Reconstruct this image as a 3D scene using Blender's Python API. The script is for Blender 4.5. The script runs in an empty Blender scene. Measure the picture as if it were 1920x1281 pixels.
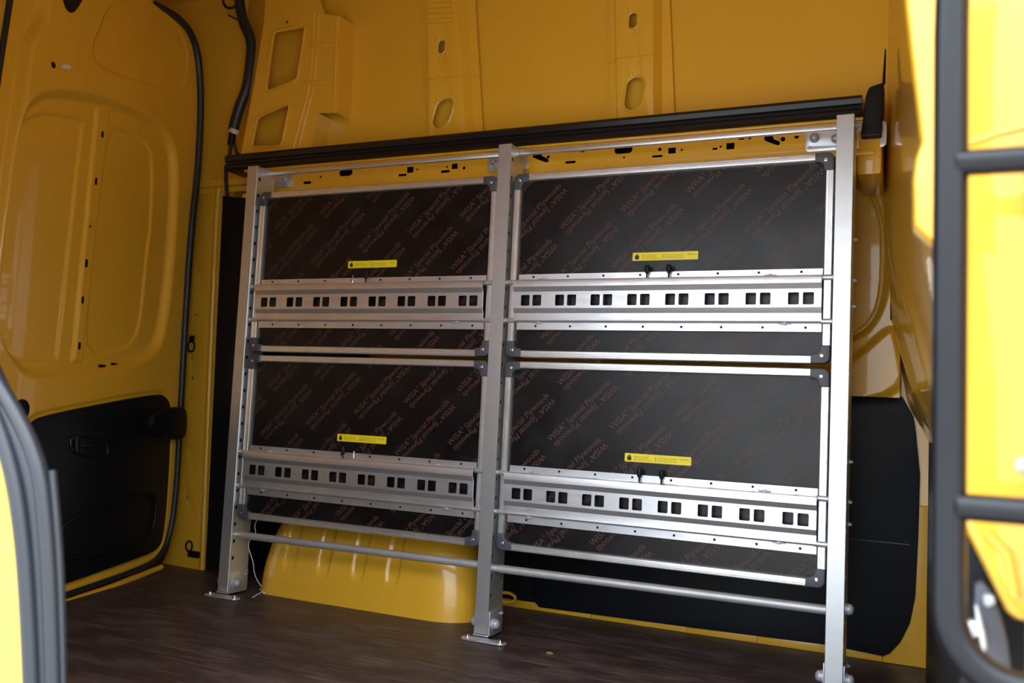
import bpy, bmesh, math, random
import numpy as np
from mathutils import Matrix, Vector

random.seed(4)
SC = bpy.context.scene
COL = SC.collection
PI = math.pi

# ------------------------------------------------------------------ camera
CAM = np.array([1.90191, -2.14376, 0.58932])
CR = np.array([0.90764, 0.41691, 0.0487])
CU = np.array([-0.0125, -0.08911, 0.99594])
CF = np.array([-0.41955, 0.90457, 0.07567])
FPX = 1700.0
cd = bpy.data.cameras.new('camera')
cam = bpy.data.objects.new('camera', cd)
COL.objects.link(cam)
cam.matrix_world = Matrix(((CR[0], CU[0], -CF[0], CAM[0]), (CR[1], CU[1], -CF[1], CAM[1]),
                           (CR[2], CU[2], -CF[2], CAM[2]), (0, 0, 0, 1)))
cd.sensor_width = 36.0
cd.lens = FPX * 36.0 / 1920.0
cd.clip_start = 0.02
cd.dof.use_dof = True
cd.dof.focus_distance = 2.35
cd.dof.aperture_fstop = 4.2
SC.camera = cam

# ------------------------------------------------------------------ world: overcast daylight
W = bpy.data.worlds.new('overcast')
SC.world = W
W.use_nodes = True
nt = W.node_tree
nt.nodes.clear()
tc = nt.nodes.new('ShaderNodeTexCoord')
sx = nt.nodes.new('ShaderNodeSeparateXYZ')
mr = nt.nodes.new('ShaderNodeMapRange')
mr.inputs['From Min'].default_value = 0.0
mr.inputs['From Max'].default_value = 1.0
mr.inputs['To Min'].default_value = 0.26
mr.inputs['To Max'].default_value = 1.0
bgn = nt.nodes.new('ShaderNodeBackground')
bgn.inputs['Color'].default_value = (0.86, 0.93, 1.0, 1)
mul = nt.nodes.new('ShaderNodeMath')
mul.operation = 'MULTIPLY'
SKY = 10.4
mul.inputs[1].default_value = SKY
wo = nt.nodes.new('ShaderNodeOutputWorld')
nt.links.new(tc.outputs['Generated'], sx.inputs[0])
nt.links.new(sx.outputs['Z'], mr.inputs['Value'])
nt.links.new(mr.outputs[0], mul.inputs[0])
nt.links.new(mul.outputs[0], bgn.inputs['Strength'])
nt.links.new(bgn.outputs[0], wo.inputs[0])

SC.view_settings.view_transform = 'Standard'
SC.view_settings.look = 'None'
SC.view_settings.gamma = 1.0
SC.view_settings.use_curve_mapping = False
SC.view_settings.exposure = 0.0
SC.cycles.max_bounces = 10
SC.cycles.diffuse_bounces = 6
SC.cycles.glossy_bounces = 5
SC.cycles.sample_clamp_indirect = 6.0
try:
    SC.cycles.use_denoising = True
    SC.cycles.denoiser = 'OPENIMAGEDENOISE'
except Exception:
    pass

# ------------------------------------------------------------------ materials
def mat(name, col, rough=0.5, metal=0.0, coat=0.0, spec=0.5, noise=None, bump=None, coat_rough=0.03):
    m = bpy.data.materials.new(name)
    m.use_nodes = True
    n = m.node_tree
    b = n.nodes['Principled BSDF']
    b.inputs['Base Color'].default_value = (*col, 1)
    b.inputs['Roughness'].default_value = rough
    b.inputs['Metallic'].default_value = metal
    b.inputs['Coat Weight'].default_value = coat
    b.inputs['Coat Roughness'].default_value = coat_rough
    b.inputs['Specular IOR Level'].default_value = spec
    c = n.nodes.new('ShaderNodeTexCoord')
    if noise:                                 # (scale xyz, colour 2, low, high, roughness span)
        mp = n.nodes.new('ShaderNodeMapping')
        mp.inputs['Scale'].default_value = noise[0]
        t = n.nodes.new('ShaderNodeTexNoise')
        t.inputs['Detail'].default_value = 6
        t.inputs['Roughness'].default_value = 0.62
        t.inputs['Scale'].default_value = 1.0
        n.links.new(c.outputs['Object'], mp.inputs[0])
        n.links.new(mp.outputs[0], t.inputs['Vector'])
        r = n.nodes.new('ShaderNodeMapRange')
        r.inputs['From Min'].default_value = noise[2]
        r.inputs['From Max'].default_value = noise[3]
        n.links.new(t.outputs['Fac'], r.inputs['Value'])
        mx = n.nodes.new('ShaderNodeMix')
        mx.data_type = 'RGBA'
        mx.inputs[6].default_value = (*col, 1)
        mx.inputs[7].default_value = (*noise[1], 1)
        n.links.new(r.outputs[0], mx.inputs[0])
        n.links.new(mx.outputs[2], b.inputs['Base Color'])
        if len(noise) > 4:
            r2 = n.nodes.new('ShaderNodeMapRange')
            r2.inputs['From Min'].default_value = 0.3
            r2.inputs['From Max'].default_value = 0.7
            r2.inputs['To Min'].default_value = noise[4][0]
            r2.inputs['To Max'].default_value = noise[4][1]
            n.links.new(t.outputs['Fac'], r2.inputs['Value'])
            n.links.new(r2.outputs[0], b.inputs['Roughness'])
    if bump:                                  # (scale, strength, distance)
        t2 = n.nodes.new('ShaderNodeTexNoise')
        t2.inputs['Scale'].default_value = bump[0]
        t2.inputs['Detail'].default_value = 3
        n.links.new(c.outputs['Object'], t2.inputs['Vector'])
        bp = n.nodes.new('ShaderNodeBump')
        bp.inputs['Strength'].default_value = bump[1]
        bp.inputs['Distance'].default_value = bump[2]
        n.links.new(t2.outputs['Fac'], bp.inputs['Height'])
        n.links.new(bp.outputs[0], b.inputs['Normal'])
    return m

M = {}
M['yellow'] = mat('yellow_paint', (0.81, 0.445, 0.032), 0.34, coat=0.7, coat_rough=0.04,
                  noise=((3, 3, 3), (0.78, 0.425, 0.030), 0.35, 0.7))
M['alu'] = mat('aluminium', (0.80, 0.82, 0.87), 0.38, 0.88,
               noise=((14, 14, 60), (0.66, 0.67, 0.70), 0.4, 0.75, (0.32, 0.47)))
M['alu_frame'] = mat('aluminium_edge', (0.86, 0.87, 0.88), 0.32, 0.85,
                     noise=((30, 30, 30), (0.70, 0.70, 0.72), 0.5, 0.8, (0.26, 0.42)))
M['post'] = mat('anodised_post', (0.66, 0.68, 0.70), 0.38, 0.82,
                noise=((6, 6, 25), (0.61, 0.63, 0.65), 0.4, 0.7))
M['zinc'] = mat('zinc_plate', (0.70, 0.73, 0.78), 0.38, 0.75, noise=((40, 40, 40), (0.58, 0.60, 0.65), 0.4, 0.7))
M['bolt'] = mat('grey_bolt', (0.40, 0.44, 0.50), 0.4, 0.3)
M['tube'] = mat('dull_tube', (0.56, 0.57, 0.60), 0.5, 0.6, noise=((20, 20, 20), (0.48, 0.49, 0.52), 0.4, 0.7))
M['steel'] = mat('bright_steel', (0.80, 0.80, 0.80), 0.22, 1.0)
M['board'] = mat('film_faced_plywood', (0.0055, 0.0042, 0.0048), 0.34, spec=0.36,
                 noise=((9, 9, 9), (0.009, 0.0085, 0.010), 0.45, 0.75, (0.28, 0.42)))
M['print'] = mat('brown_print', (0.095, 0.044, 0.038), 0.5, spec=0.35)
M['corner'] = mat('grey_plastic', (0.066, 0.072, 0.092), 0.48)
M['black'] = mat('black_plastic', (0.0045, 0.0055, 0.0085), 0.5, spec=0.3, bump=(900, 0.12, 0.0005))
M['black_gloss'] = mat('black_trunking', (0.008, 0.008, 0.010), 0.28)
M['rubber'] = mat('black_rubber', (0.014, 0.017, 0.024), 0.42)
M['ladder'] = mat('black_powder_coat', (0.005, 0.006, 0.009), 0.24, spec=0.32)
M['sticker'] = mat('yellow_sticker', (0.88, 0.72, 0.02), 0.45)
M['ink'] = mat('black_ink', (0.02, 0.015, 0.01), 0.6)
M['white'] = mat('white_plastic', (0.75, 0.75, 0.72), 0.5)
M['floor'] = mat('worn_brown_plywood', (0.046, 0.029, 0.027), 0.5, spec=0.4,
                 noise=((5, 11, 4), (0.120, 0.085, 0.074), 0.46, 0.74, (0.40, 0.62)), bump=(260, 0.25, 0.001))
M['ground'] = mat('grey_asphalt', (0.42, 0.41, 0.39), 0.9)
M['tape'] = mat('pale_tape', (0.55, 0.50, 0.42), 0.6)
M['dust'] = mat('pale_scuff', (0.30, 0.25, 0.22), 0.8)

# fine scratches on the floor, laid over the worn colour
def floor_scratches():
    n = M['floor'].node_tree
    b = n.nodes['Principled BSDF']
    src = b.inputs['Base Color'].links[0].from_socket
    c = n.nodes.new('ShaderNodeTexCoord')
    fac = None
    for rot, sc_ in ((0.5, (5, 130, 1)), (-0.35, (7, 170, 1))):
        mp = n.nodes.new('ShaderNodeMapping')
        mp.inputs['Rotation'].default_value = (0, 0, rot)
        mp.inputs['Scale'].default_value = sc_
        t = n.nodes.new('ShaderNodeTexNoise')
        t.inputs['Scale'].default_value = 1.0
        t.inputs['Detail'].default_value = 2
        n.links.new(c.outputs['Object'], mp.inputs[0])
        n.links.new(mp.outputs[0], t.inputs['Vector'])
        r = n.nodes.new('ShaderNodeMapRange')
        r.inputs['From Min'].default_value = 0.61
        r.inputs['From Max'].default_value = 0.70
        r.inputs['To Max'].default_value = 0.45
        n.links.new(t.outputs['Fac'], r.inputs['Value'])
        if fac is None:
            fac = r.outputs[0]
        else:
            a = n.nodes.new('ShaderNodeMath')
            a.operation = 'MAXIMUM'
            n.links.new(fac, a.inputs[0])
            n.links.new(r.outputs[0], a.inputs[1])
            fac = a.outputs[0]
    mx = n.nodes.new('ShaderNodeMix')
    mx.data_type = 'RGBA'
    n.links.new(fac, mx.inputs[0])
    n.links.new(src, mx.inputs[6])
    mx.inputs[7].default_value = (0.30, 0.24, 0.215, 1)
    n.links.new(mx.outputs[2], b.inputs['Base Color'])
floor_scratches()

# ------------------------------------------------------------------ helpers
def link(name, me, m, parent=None, smooth=None):
    o = bpy.data.objects.new(name, me)
    COL.objects.link(o)
    if m and not me.materials:
        me.materials.append(M[m] if isinstance(m, str) else m)
    if parent is not None:
        o.parent = parent
    if smooth is not None:
        shade(me, smooth)
    return o

def shade(me, ang):
    """smooth shading with sharp edges above an angle in degrees"""
    me.polygons.foreach_set('use_smooth', [True] * len(me.polygons))
    bm = bmesh.new()
    bm.from_mesh(me)
    a = math.radians(ang)
    for e in bm.edges:
        if len(e.link_faces) == 2:
            e.smooth = e.calc_face_angle(0) < a
    bm.to_mesh(me)
    bm.free()

def tag(o, label=None, cat=None, group=None, kind=None):
    if label: o['label'] = label
    if cat: o['category'] = cat
    if group: o['group'] = group
    if kind: o['kind'] = kind
    return o

def empty(name, loc=(0, 0, 0)):
    o = bpy.data.objects.new(name, None)
    o.location = loc
    o.empty_display_size = 0.05
    COL.objects.link(o)
    return o

def struct(o):
    o['kind'] = 'structure'
    return o

def mesh(verts, faces, name='m'):
    me = bpy.data.meshes.new(name)
    me.from_pydata([tuple(map(float, v)) for v in verts], [], [tuple(int(i) for i in f) for f in faces])
    me.validate()
    me.update()
    bm = bmesh.new()
    bm.from_mesh(me)
    bmesh.ops.recalc_face_normals(bm, faces=bm.faces)
    bm.to_mesh(me)
    bm.free()
    return me

def boxmesh(x0, x1, y0, y1, z0, z1, bev=0.0, seg=2):
    bm = bmesh.new()
    bmesh.ops.create_cube(bm, size=1.0)
    for v in bm.verts:
        v.co.x = x0 + (v.co.x + .5) * (x1 - x0)
        v.co.y = y0 + (v.co.y + .5) * (y1 - y0)
        v.co.z = z0 + (v.co.z + .5) * (z1 - z0)
    if bev:
        bmesh.ops.bevel(bm, geom=list(bm.edges), offset=bev, segments=seg, affect='EDGES', profile=0.5)
    me = bpy.data.meshes.new('box')
    bm.to_mesh(me)
    bm.free()
    if bev:
        shade(me, 35)
    return me

def join(meshes):
    bm = bmesh.new()
    for me in meshes:
        bm.from_mesh(me)
    out = bpy.data.meshes.new('joined')
    bm.to_mesh(out)
    bm.free()
    return out

def xform(me, mx):
    me.transform(mx)
    return me

def frame_mx(P0, ex, ey):
    ex = Vector(ex).normalized(); ey = Vector(ey).normalized()
    n = ex.cross(ey)
    m = Matrix((ex, ey, n)).transposed().to_4x4()
    m.translation = Vector(P0)
    return m

def platemesh(outer, holes, t, bev=0.0, res=1):
    """flat plate in local xy with real holes; front face at z=0, back at -t"""
    c = bpy.data.curves.new('c', 'CURVE')
    c.dimensions = '2D'
    c.fill_mode = 'BOTH'
    for loop in [outer] + list(holes):
        s = c.splines.new('POLY')
        s.points.add(len(loop) - 1)
        for i, p in enumerate(loop):
            s.points[i].co = (p[0], p[1], 0, 1)
        s.use_cyclic_u = True
    c.extrude = max(t / 2 - bev, 1e-5)
    if bev:
        c.bevel_depth = bev
        c.bevel_resolution = res
        c.offset = -bev
    o = bpy.data.objects.new('tmp', c)
    COL.objects.link(o)
    bpy.context.view_layer.update()
    dg = bpy.context.evaluated_depsgraph_get()
    me = bpy.data.meshes.new_from_object(o.evaluated_get(dg))
    bpy.data.objects.remove(o)
    bpy.data.curves.remove(c)
    me.materials.clear()
    me.transform(Matrix.Translation((0, 0, -t / 2)))
    bm = bmesh.new()
    bm.from_mesh(me)
    bmesh.ops.remove_doubles(bm, verts=bm.verts, dist=1e-6)
    bmesh.ops.recalc_face_normals(bm, faces=bm.faces)
    bm.to_mesh(me)
    bm.free()
    shade(me, 32)
    return me

def rr(cx, cy, w, h, r, n=4):
    r = min(r, w / 2 - 1e-6, h / 2 - 1e-6)
    out = []
    for qx, qy, a0 in ((1, 1, 0), (-1, 1, 90), (-1, -1, 180), (1, -1, 270)):
        for k in range(n + 1):
            a = math.radians(a0 + 90 * k / n)
            out.append((cx + qx * (w / 2 - r) + r * math.cos(a), cy + qy * (h / 2 - r) + r * math.sin(a)))
    return out

def circ(cx, cy, r, n=12):
    return [(cx + r * math.cos(2 * PI * k / n), cy + r * math.sin(2 * PI * k / n)) for k in range(n)]

def chaikin(p, it=2, closed=True):
    p = [tuple(q) for q in p]
    for _ in range(it):
        o = []
        n = len(p)
        for i in range(n if closed else n - 1):
            a, b = np.array(p[i]), np.array(p[(i + 1) % n])
            o.append(tuple(a * .75 + b * .25)); o.append(tuple(a * .25 + b * .75))
        if not closed:
            o = [p[0]] + o + [p[-1]]
        p = o
    return p

def fillet(pts, r, n=4):
    """round the corners of a closed outline with radius-like cut r"""
    out = []
    k = len(pts)
    for i in range(k):
        p, a, b = np.array(pts[i]), np.array(pts[i - 1]), np.array(pts[(i + 1) % k])
        da, db = np.linalg.norm(a - p), np.linalg.norm(b - p)
        c = min(r, da * .45, db * .45)
        q0, q1 = p + (a - p) / da * c, p + (b - p) / db * c
        for j in range(n + 1):
            t = j / n
            out.append(tuple((1 - t) ** 2 * q0 + 2 * t * (1 - t) * p + t * t * q1))
    return out

def tubemesh(pts, rad, n=10, cap=True, flat=1.0):
    """swept tube along 3D points; rad float or list"""
    P = [Vector(p) for p in pts]
    rads = rad if isinstance(rad, (list, tuple)) else [rad] * len(P)
    V, Fc = [], []
    up = None
    for i, p in enumerate(P):
        t = (P[min(i + 1, len(P) - 1)] - P[max(i - 1, 0)]).normalized()
        if up is None:
            up = Vector((0, 0, 1)) if abs(t.z) < .9 else Vector((0, 1, 0))
        a = (up - t * up.dot(t)).normalized()
        up = a
        b = t.cross(a)
        for k in range(n):
            w = 2 * PI * k / n
            V.append(p + (a * math.cos(w) + b * math.sin(w) * flat) * rads[i])
    for i in range(len(P) - 1):
        for k in range(n):
            Fc.append((i * n + k, i * n + (k + 1) % n, (i + 1) * n + (k + 1) % n, (i + 1) * n + k))
    if cap:
        Fc.append(tuple(range(n))[::-1])
        Fc.append(tuple(range((len(P) - 1) * n, len(P) * n)))
    me = mesh(V, Fc)
    shade(me, 50)
    return me

def lathemesh(prof, n=14):
    """profile (r, h) revolved about local z"""
    V, Fc = [], []
    for r, h in prof:
        for k in range(n):
            a = 2 * PI * k / n
            V.append((r * math.cos(a), r * math.sin(a), h))
    for i in range(len(prof) - 1):
        for k in range(n):
            Fc.append((i * n + k, i * n + (k + 1) % n, (i + 1) * n + (k + 1) % n, (i + 1) * n + k))
    Fc.append(tuple(range(n))[::-1])
    Fc.append(tuple(range((len(prof) - 1) * n, len(prof) * n)))
    me = mesh(V, Fc)
    shade(me, 40)
    return me

ROT_FWD = Matrix.Rotation(PI / 2, 4, 'X')       # local z -> -Y
ROT_R = Matrix.Rotation(PI / 2, 4, 'Y')         # local z -> +X
ROT_L = Matrix.Rotation(-PI / 2, 4, 'Y')        # local z -> -X

class Plane:
    """a real plane in the van; px() says where a sight line meets it"""
    def __init__(s, P0, ex, ey):
        s.P0 = np.array(P0, float)
        s.ex = np.array(ex, float); s.ex /= np.linalg.norm(s.ex)
        s.ey = np.array(ey, float); s.ey /= np.linalg.norm(s.ey)
        s.n = np.cross(s.ex, s.ey)
        s.mx = frame_mx(P0, s.ex, s.ey)
    def px(s, u, v):
        d = CF + CR * (u - 960) / FPX - CU * (v - 640.5) / FPX
        t = ((s.P0 - CAM) @ s.n) / (d @ s.n)
        q = CAM + t * d - s.P0
        return (float(q @ s.ex), float(q @ s.ey))
    def pl(s, pts):
        return [s.px(*p) for p in pts]
    def w(s, a, b, h=0.0):
        return s.P0 + s.ex * a + s.ey * b + s.n * h
    def wp(s, u, v, h=0.0):
        return s.w(*s.px(u, v), h)
    def box_px(s, u0, v0, u1, v1):
        q = [s.px(u0, v0), s.px(u1, v0), s.px(u0, v1), s.px(u1, v1)]
        x = [(q[0][0] + q[2][0]) / 2, (q[1][0] + q[3][0]) / 2]
        y = [(q[0][1] + q[1][1]) / 2, (q[2][1] + q[3][1]) / 2]
        return (x[0] + x[1]) / 2, (y[0] + y[1]) / 2, abs(x[1] - x[0]), abs(y[0] - y[1])

def vwall(Y):
    return Plane((0, Y, 0), (1, 0, 0), (0, 0, 1))

def plate(name, pl, outer, holes, t, m, parent, lift=0.0, bev=0.0):
    me = platemesh(outer, holes, t, bev)
    me.transform(Matrix.Translation((0, 0, lift)))
    me.transform(pl.mx)
    return link(name, me, m, parent)

def sdpoly(S, T, poly):
    P = np.array(poly)
    d = np.full(S.shape, 1e9)
    s = np.ones(S.shape)
    n = len(P)
    for i in range(n):
        a, b = P[i], P[i - 1]
        e = b - a
        wx, wy = S - a[0], T - a[1]
        h = np.clip((wx * e[0] + wy * e[1]) / (e @ e + 1e-12), 0, 1)
        d = np.minimum(d, (wx - e[0] * h) ** 2 + (wy - e[1] * h) ** 2)
        c1 = T >= a[1]; c2 = T < b[1]; c3 = e[0] * wy > e[1] * wx
        flip = (c1 & c2 & c3) | (~c1 & ~c2 & ~c3)
        s = np.where(flip, -s, s)
    return s * np.sqrt(d)

def sstep(x, w):
    """1 inside (x<-w), 0 outside (x>w)"""
    t = np.clip((w - x) / (2 * w), 0, 1)
    return t * t * (3 - 2 * t)

def sheet(name, pl, s0, s1, t0, t1, nx, ny, fn, m, parent, keep=None):
    """pressed sheet metal: a grid in the plane pushed in and out by fn(S,T)"""
    s = np.linspace(s0, s1, nx); t = np.linspace(t0, t1, ny)
    S, T = np.meshgrid(s, t)
    Hh = fn(S, T)
    V = pl.P0 + S[..., None] * pl.ex + T[..., None] * pl.ey + Hh[..., None] * pl.n
    V = V.reshape(-1, 3)
    K = keep(S, T).reshape(-1) if keep is not None else None
    Fc = []
    for j in range(ny - 1):
        for i in range(nx - 1):
            q = (j * nx + i, j * nx + i + 1, (j + 1) * nx + i + 1, (j + 1) * nx + i)
            if K is None or (K[q[0]] and K[q[1]] and K[q[2]] and K[q[3]]):
                Fc.append(q)
    me = bpy.data.meshes.new(name)
    me.from_pydata(V.tolist(), [], Fc)
    bm = bmesh.new(); bm.from_mesh(me)
    bmesh.ops.delete(bm, geom=[v for v in bm.verts if not v.link_faces], context='VERTS')
    bm.to_mesh(me); bm.free()
    me.polygons.foreach_set('use_smooth', [True] * len(me.polygons))
    return link(name, me, m, parent)

# ================================================================== THE VAN BODY
ROOF = 2.0
YB = 0.40                                        # lower side wall
# ---- ground outside and cargo floor
g = link('ground_outside', mesh([(-30, -30, -.55), (30, -30, -.55), (30, 30, -.55), (-30, 30, -.55)], [(0, 1, 2, 3)]), 'ground')
struct(g)
fl = link('floor', boxmesh(-0.74, 2.6, -1.42, 0.46, -0.018, 0.0), 'floor')
struct(fl)
sub = link('floor_frame', boxmesh(-0.74, 2.6, -1.40, 0.50, -0.16, -0.019), 'black', fl)

ce = link('ceiling', boxmesh(-0.75, 2.6, -1.46, 0.55, ROOF, ROOF + .04), 'yellow')
struct(ce)

# ---- far side wall: root object is the lower yellow skin
wall = link('wall_back', boxmesh(-0.72, 2.0, YB, YB + .03, 0.0, 1.34), 'yellow')
struct(wall)
UP = Plane((0, 0.25, 1.36), (1, 0, 0), (0, -0.05, 1))      # upper wall leans inward
def up_skin(S, T):
    return -0.010 * np.cos(np.clip((S - .3) / 1.6, -1, 1) * PI / 2) + 0.0 * T
sheet('upper_skin', UP, -0.75, 2.0, -0.06, 0.68, 60, 20, up_skin, 'yellow', wall)

link('leak_cover', boxmesh(-0.72, 2.0, .235, YB + .03, 1.318, 1.34), 'yellow', wall)  # added cover, blocks sky light leaking in between the wall skins
# ---- roof bows / ribs on the upper wall
def rib(edges, slots, dents, name='wall_rib'):
    """edges: four px columns at two heights -> left flange, raised left, raised right, right flange"""
    top, bot = edges
    tz, bz = top[0], bot[0]
    tl = [UP.px(u, tz) for u in top[1:]]
    bl = [UP.px(u, bz) for u in bot[1:]]
    tz_ = np.mean([p[1] for p in tl]); bz_ = np.mean([p[1] for p in bl])
    # straight lines through the two measured rows, continued to the roof
    def xs(z):
        k = (z - bz_) / (tz_ - bz_)
        return [b[0] + (t[0] - b[0]) * k for t, b in zip(tl, bl)]
    z0, z1 = -0.05, 0.64
    H = 0.036
    a, b = xs(z0), xs(z1)
    ins = 0.007
    outer = [(a[1] + ins, z0), (a[2] - ins, z0), (b[2] - ins, z1), (b[1] + ins, z1)]
    hs = []
    for kind, args in slots:
        cx, cy, w, h = UP.box_px(*args)
        lean = kind
        hs.append([(x + lean * (y - cy), y) for x, y in rr(cx, cy, w, h, w * .48, 6)])
    r = plate(name, UP, outer, hs, 0.002, 'yellow', wall, lift=H, bev=.0008)
    V, Fc = [], []
    for z, x in ((z0, a), (z1, b)):
        for px_, h in ((x[0], .001), (x[0], .007), (x[1] - .004, .007), (x[1] + ins, H - .001), (x[2] - ins, H - .001), (x[2] + .010, .007), (x[3], .007), (x[3], .001)):
            V.append(UP.w(px_, z, h))
    Fc += [(i, i + 1, i + 9, i + 8) for i in (0, 1, 2, 4, 5, 6)]
    link('rib_flange', mesh(V, Fc), 'yellow', r)
    # rolled rim round the big slot, and the little pressed dimples
    for kind, args in slots:
        cx, cy, w, h = UP.box_px(*args)
        ring = [(x + kind * (y - cy), y) for x, y in rr(cx, cy, w * 1.18, h * 1.09, w * .55, 6)]
        pts = [UP.w(x, y, H + .0002) for x, y in ring + ring[:1]]
        link('slot_rim', tubemesh(pts, 0.0022, 6, cap=False), 'yellow', r)
    for (u, v) in dents:
        s, t = UP.px(u, v)
        me = lathemesh([(0.0095, -.001), (0.0075, .0028), (0.003, .0040), (0.0005, .0042)], 12)
        me.transform(UP.mx @ Matrix.Translation((s, t, H)) @ Matrix.Scale(.7, 4, (1, 0, 0)))
        link('dimple', me, 'yellow', r)
    # seam where two pressings overlap
    s0 = xs(bz_ + .14)
    zz = bz_ + .14
    link('rib_seam', tubemesh([UP.w(s0[0], zz, .008), UP.w(s0[1] - .004, zz, .008), UP.w(s0[1] + ins, zz, H + .001), UP.w(s0[2] - ins, zz, H + .001), UP.w(s0[2] + .010, zz, .008), UP.w(s0[3], zz, .008)], .0022, 6), 'yellow', r)
    return r
r1 = rib(((20, 795, 808, 872, 893), (235, 803, 811, 885, 906)),
         [(0.05, (833, 84, 845, 107)), (0.30, (826, 192, 856, 244))],
         [(830, 80), (849, 110), (832, 190)])
# corrugations pressed into the head of the first rib
for k, v in enumerate((4, 14, 24, 34, 44, 52)):
    p0, p1 = UP.wp(812, v + 3, .036), UP.wp(858, v, .036)
    link('rib_bead', tubemesh([p0, p1], .006, 8, flat=.5), 'yellow', r1)
r2 = rib(((20, 1143, 1157, 1236, 1257), (205, 1146, 1160, 1236, 1265)),
         [(0.03, (1187, 34, 1201, 61)), (0.12, (1180, 153, 1212, 212))],
         [(1182, 28), (1203, 68), (1190, 147)])

# ---- rear corner gusset with its two windows
GU = Plane((0, 0.185, 1.36), (1, 0, 0), (0, -0.05, 1))
gout = GU.pl([(500, -40), (585, -40), (601, 2), (609, 27), (638, 30), (636, 120), (632, 212), (597, 212), (590, 235), (583, 290), (450, 300), (478, 150), (495, 40)])
holeA = fillet(GU.pl([(515, 62), (571, 51), (557, 146), (501, 170)]), .014)
holeB = fillet(GU.pl([(485, 221), (542, 197), (527, 271), (474, 275)]), .014)
gus = plate('corner_gusset', GU, gout, [holeA, holeB, circ(*GU.px(538, 41), .006)], 0.002, 'yellow', wall)
for hl in (holeA, holeB):
    c = np.mean(np.array(hl), axis=0)
    ring = [tuple(c + (np.array(p) - c) * 1.07) for p in hl]
    link('window_rim', tubemesh([GU.w(*p, .001) for p in ring + ring[:1]], .0045, 6, cap=False), 'yellow', gus)
for pts in ([(598, 25), (596, 80), (588, 170), (575, 215), (560, 278)], [(590, 25), (588, 80), (580, 170), (567, 215), (550, 278)]):
    link('gusset_bead', tubemesh([GU.wp(*p, .001) for p in chaikin(pts, 2, False)], .004, 6), 'yellow', gus)
link('gusset_flange', tubemesh([GU.wp(*p, .001) for p in [(633, 31), (630, 120), (626, 211)]], .004, 6), 'yellow', gus)
for (u0, v0, u1, v1) in ((580, 78, 628, 91), (569, 149, 623, 162)):
    q = GU.pl([(u0, v0), (u1, v0 + 2), (u1, v1), (u0, v1 - 2)])
    plate('gusset_step', GU, chaikin(q, 1), [], .005, 'yellow', gus, lift=.005, bev=.002)
# side return of the gusset down to the skin
ret = [GU.wp(*p) for p in [(638, 30), (636, 120), (632, 212)]]
V = []
for p in ret:
    V += [p, p + np.array([0, .075, 0])]
link('gusset_return', mesh(V, [(0, 1, 3, 2), (2, 3, 5, 4)]), 'yellow', gus)
ret = [GU.wp(*p) for p in [(597, 212), (590, 235), (583, 290)]]
V = []
for p in ret:
    V += [p, p + np.array([0, .075, 0])]
link('gusset_return', mesh(V, [(0, 1, 3, 2), (2, 3, 5, 4)]), 'yellow', gus)
# the sloping face between gusset and rear pillar
V = [GU.wp(495, -40), GU.wp(497, 40), GU.wp(478, 150), GU.wp(450, 300)]
V2 = [np.array([-0.36, 0.28, 2.0]), np.array([-0.36, .28, 1.85]), np.array([-.36, .28, 1.6]), np.array([-.36, .28, 1.36])]
link('corner_return', mesh(V + V2, [(0, 1, 5, 4), (1, 2, 6, 5), (2, 3, 7, 6)]), 'yellow', wall)

# ---- punched belt rail
BE = vwall(0.13)
def bx(u0, v0, u1, v1, r=.001):
    cx, cy, w, h = BE.box_px(u0, v0, u1, v1)
    return rr(cx, cy, w, h, r, 3)
def bc(u, v, r):
    return circ(*BE.px(u, v), r, 10)
def keyhole(u, v):
    return BE.pl([(u + 1, v), (u + 16, v - 2), (u + 19, v + 6), (u + 29, v + 10), (u + 31, v + 15), (u + 27, v + 18), (u + 10, v + 12), (u + 1, v + 8)])
bh = [bx(636, 317, 661, 330, .012), bx(569, 340, 583, 345), bc(601, 332, .004), bc(650, 334, .0025), bx(747, 326, 762, 330.5),
      bx(763, 313, 775, 324), bc(782, 318, .003), bx(827, 319, 843, 324), bx(847, 307, 858, 317), bc(870, 315, .005), bc(838, 313, .003),
      bx(1060, 302, 1079, 306.5), bx(1152, 274, 1186, 288, .012), bc(1170, 295, .003), bc(1237, 280, .005), bx(1253, 277, 1267, 288),
      bx(1223, 291, 1242, 295), bc(1278, 281, .003), bx(1336, 277, 1345, 281), bc(1351, 275, .003), bx(1362, 268, 1377, 280),
      bx(1385, 258, 1395, 262), bc(1406, 259, .004), bc(1468, 261, .006), bx(1489, 254.5, 1498, 259.5, .003),
      keyhole(998, 287), keyhole(1432, 255), bc(1028, 294, .0045), bx(1088, 281, 1096, 285.5), bx(980, 308, 986, 312), bc(1078, 283, .003)]
belt = plate('belt_rail', BE, [(-0.12, 1.250), (1.775, 1.250), (1.775, 1.326), (-0.12, 1.326)], bh, 0.0015, 'yellow', wall)
me = join([boxmesh(-.14, 1.775, .118, .136, 1.236, 1.2497, .003), boxmesh(-.14, 1.775, .137, .30, 1.222, 1.236, .003)])
link('belt_lip', me, 'yellow', belt)
for k in range(7):
    u0 = 1275 + 42 * k
    s0 = BE.px(u0, 310)[0]
    link('spot_weld_tab', boxmesh(s0, s0 + .032, .1165, .1185, 1.2385, 1.2475, .001), 'yellow', belt)
link('belt_top_flange', boxmesh(-.14, 1.775, .118, .135, 1.322, 1.3295, .002), 'yellow', belt)
link('cavity_panel', boxmesh(-.14, 1.775, .20, .203, 1.24, 1.36), 'black', belt)

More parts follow.
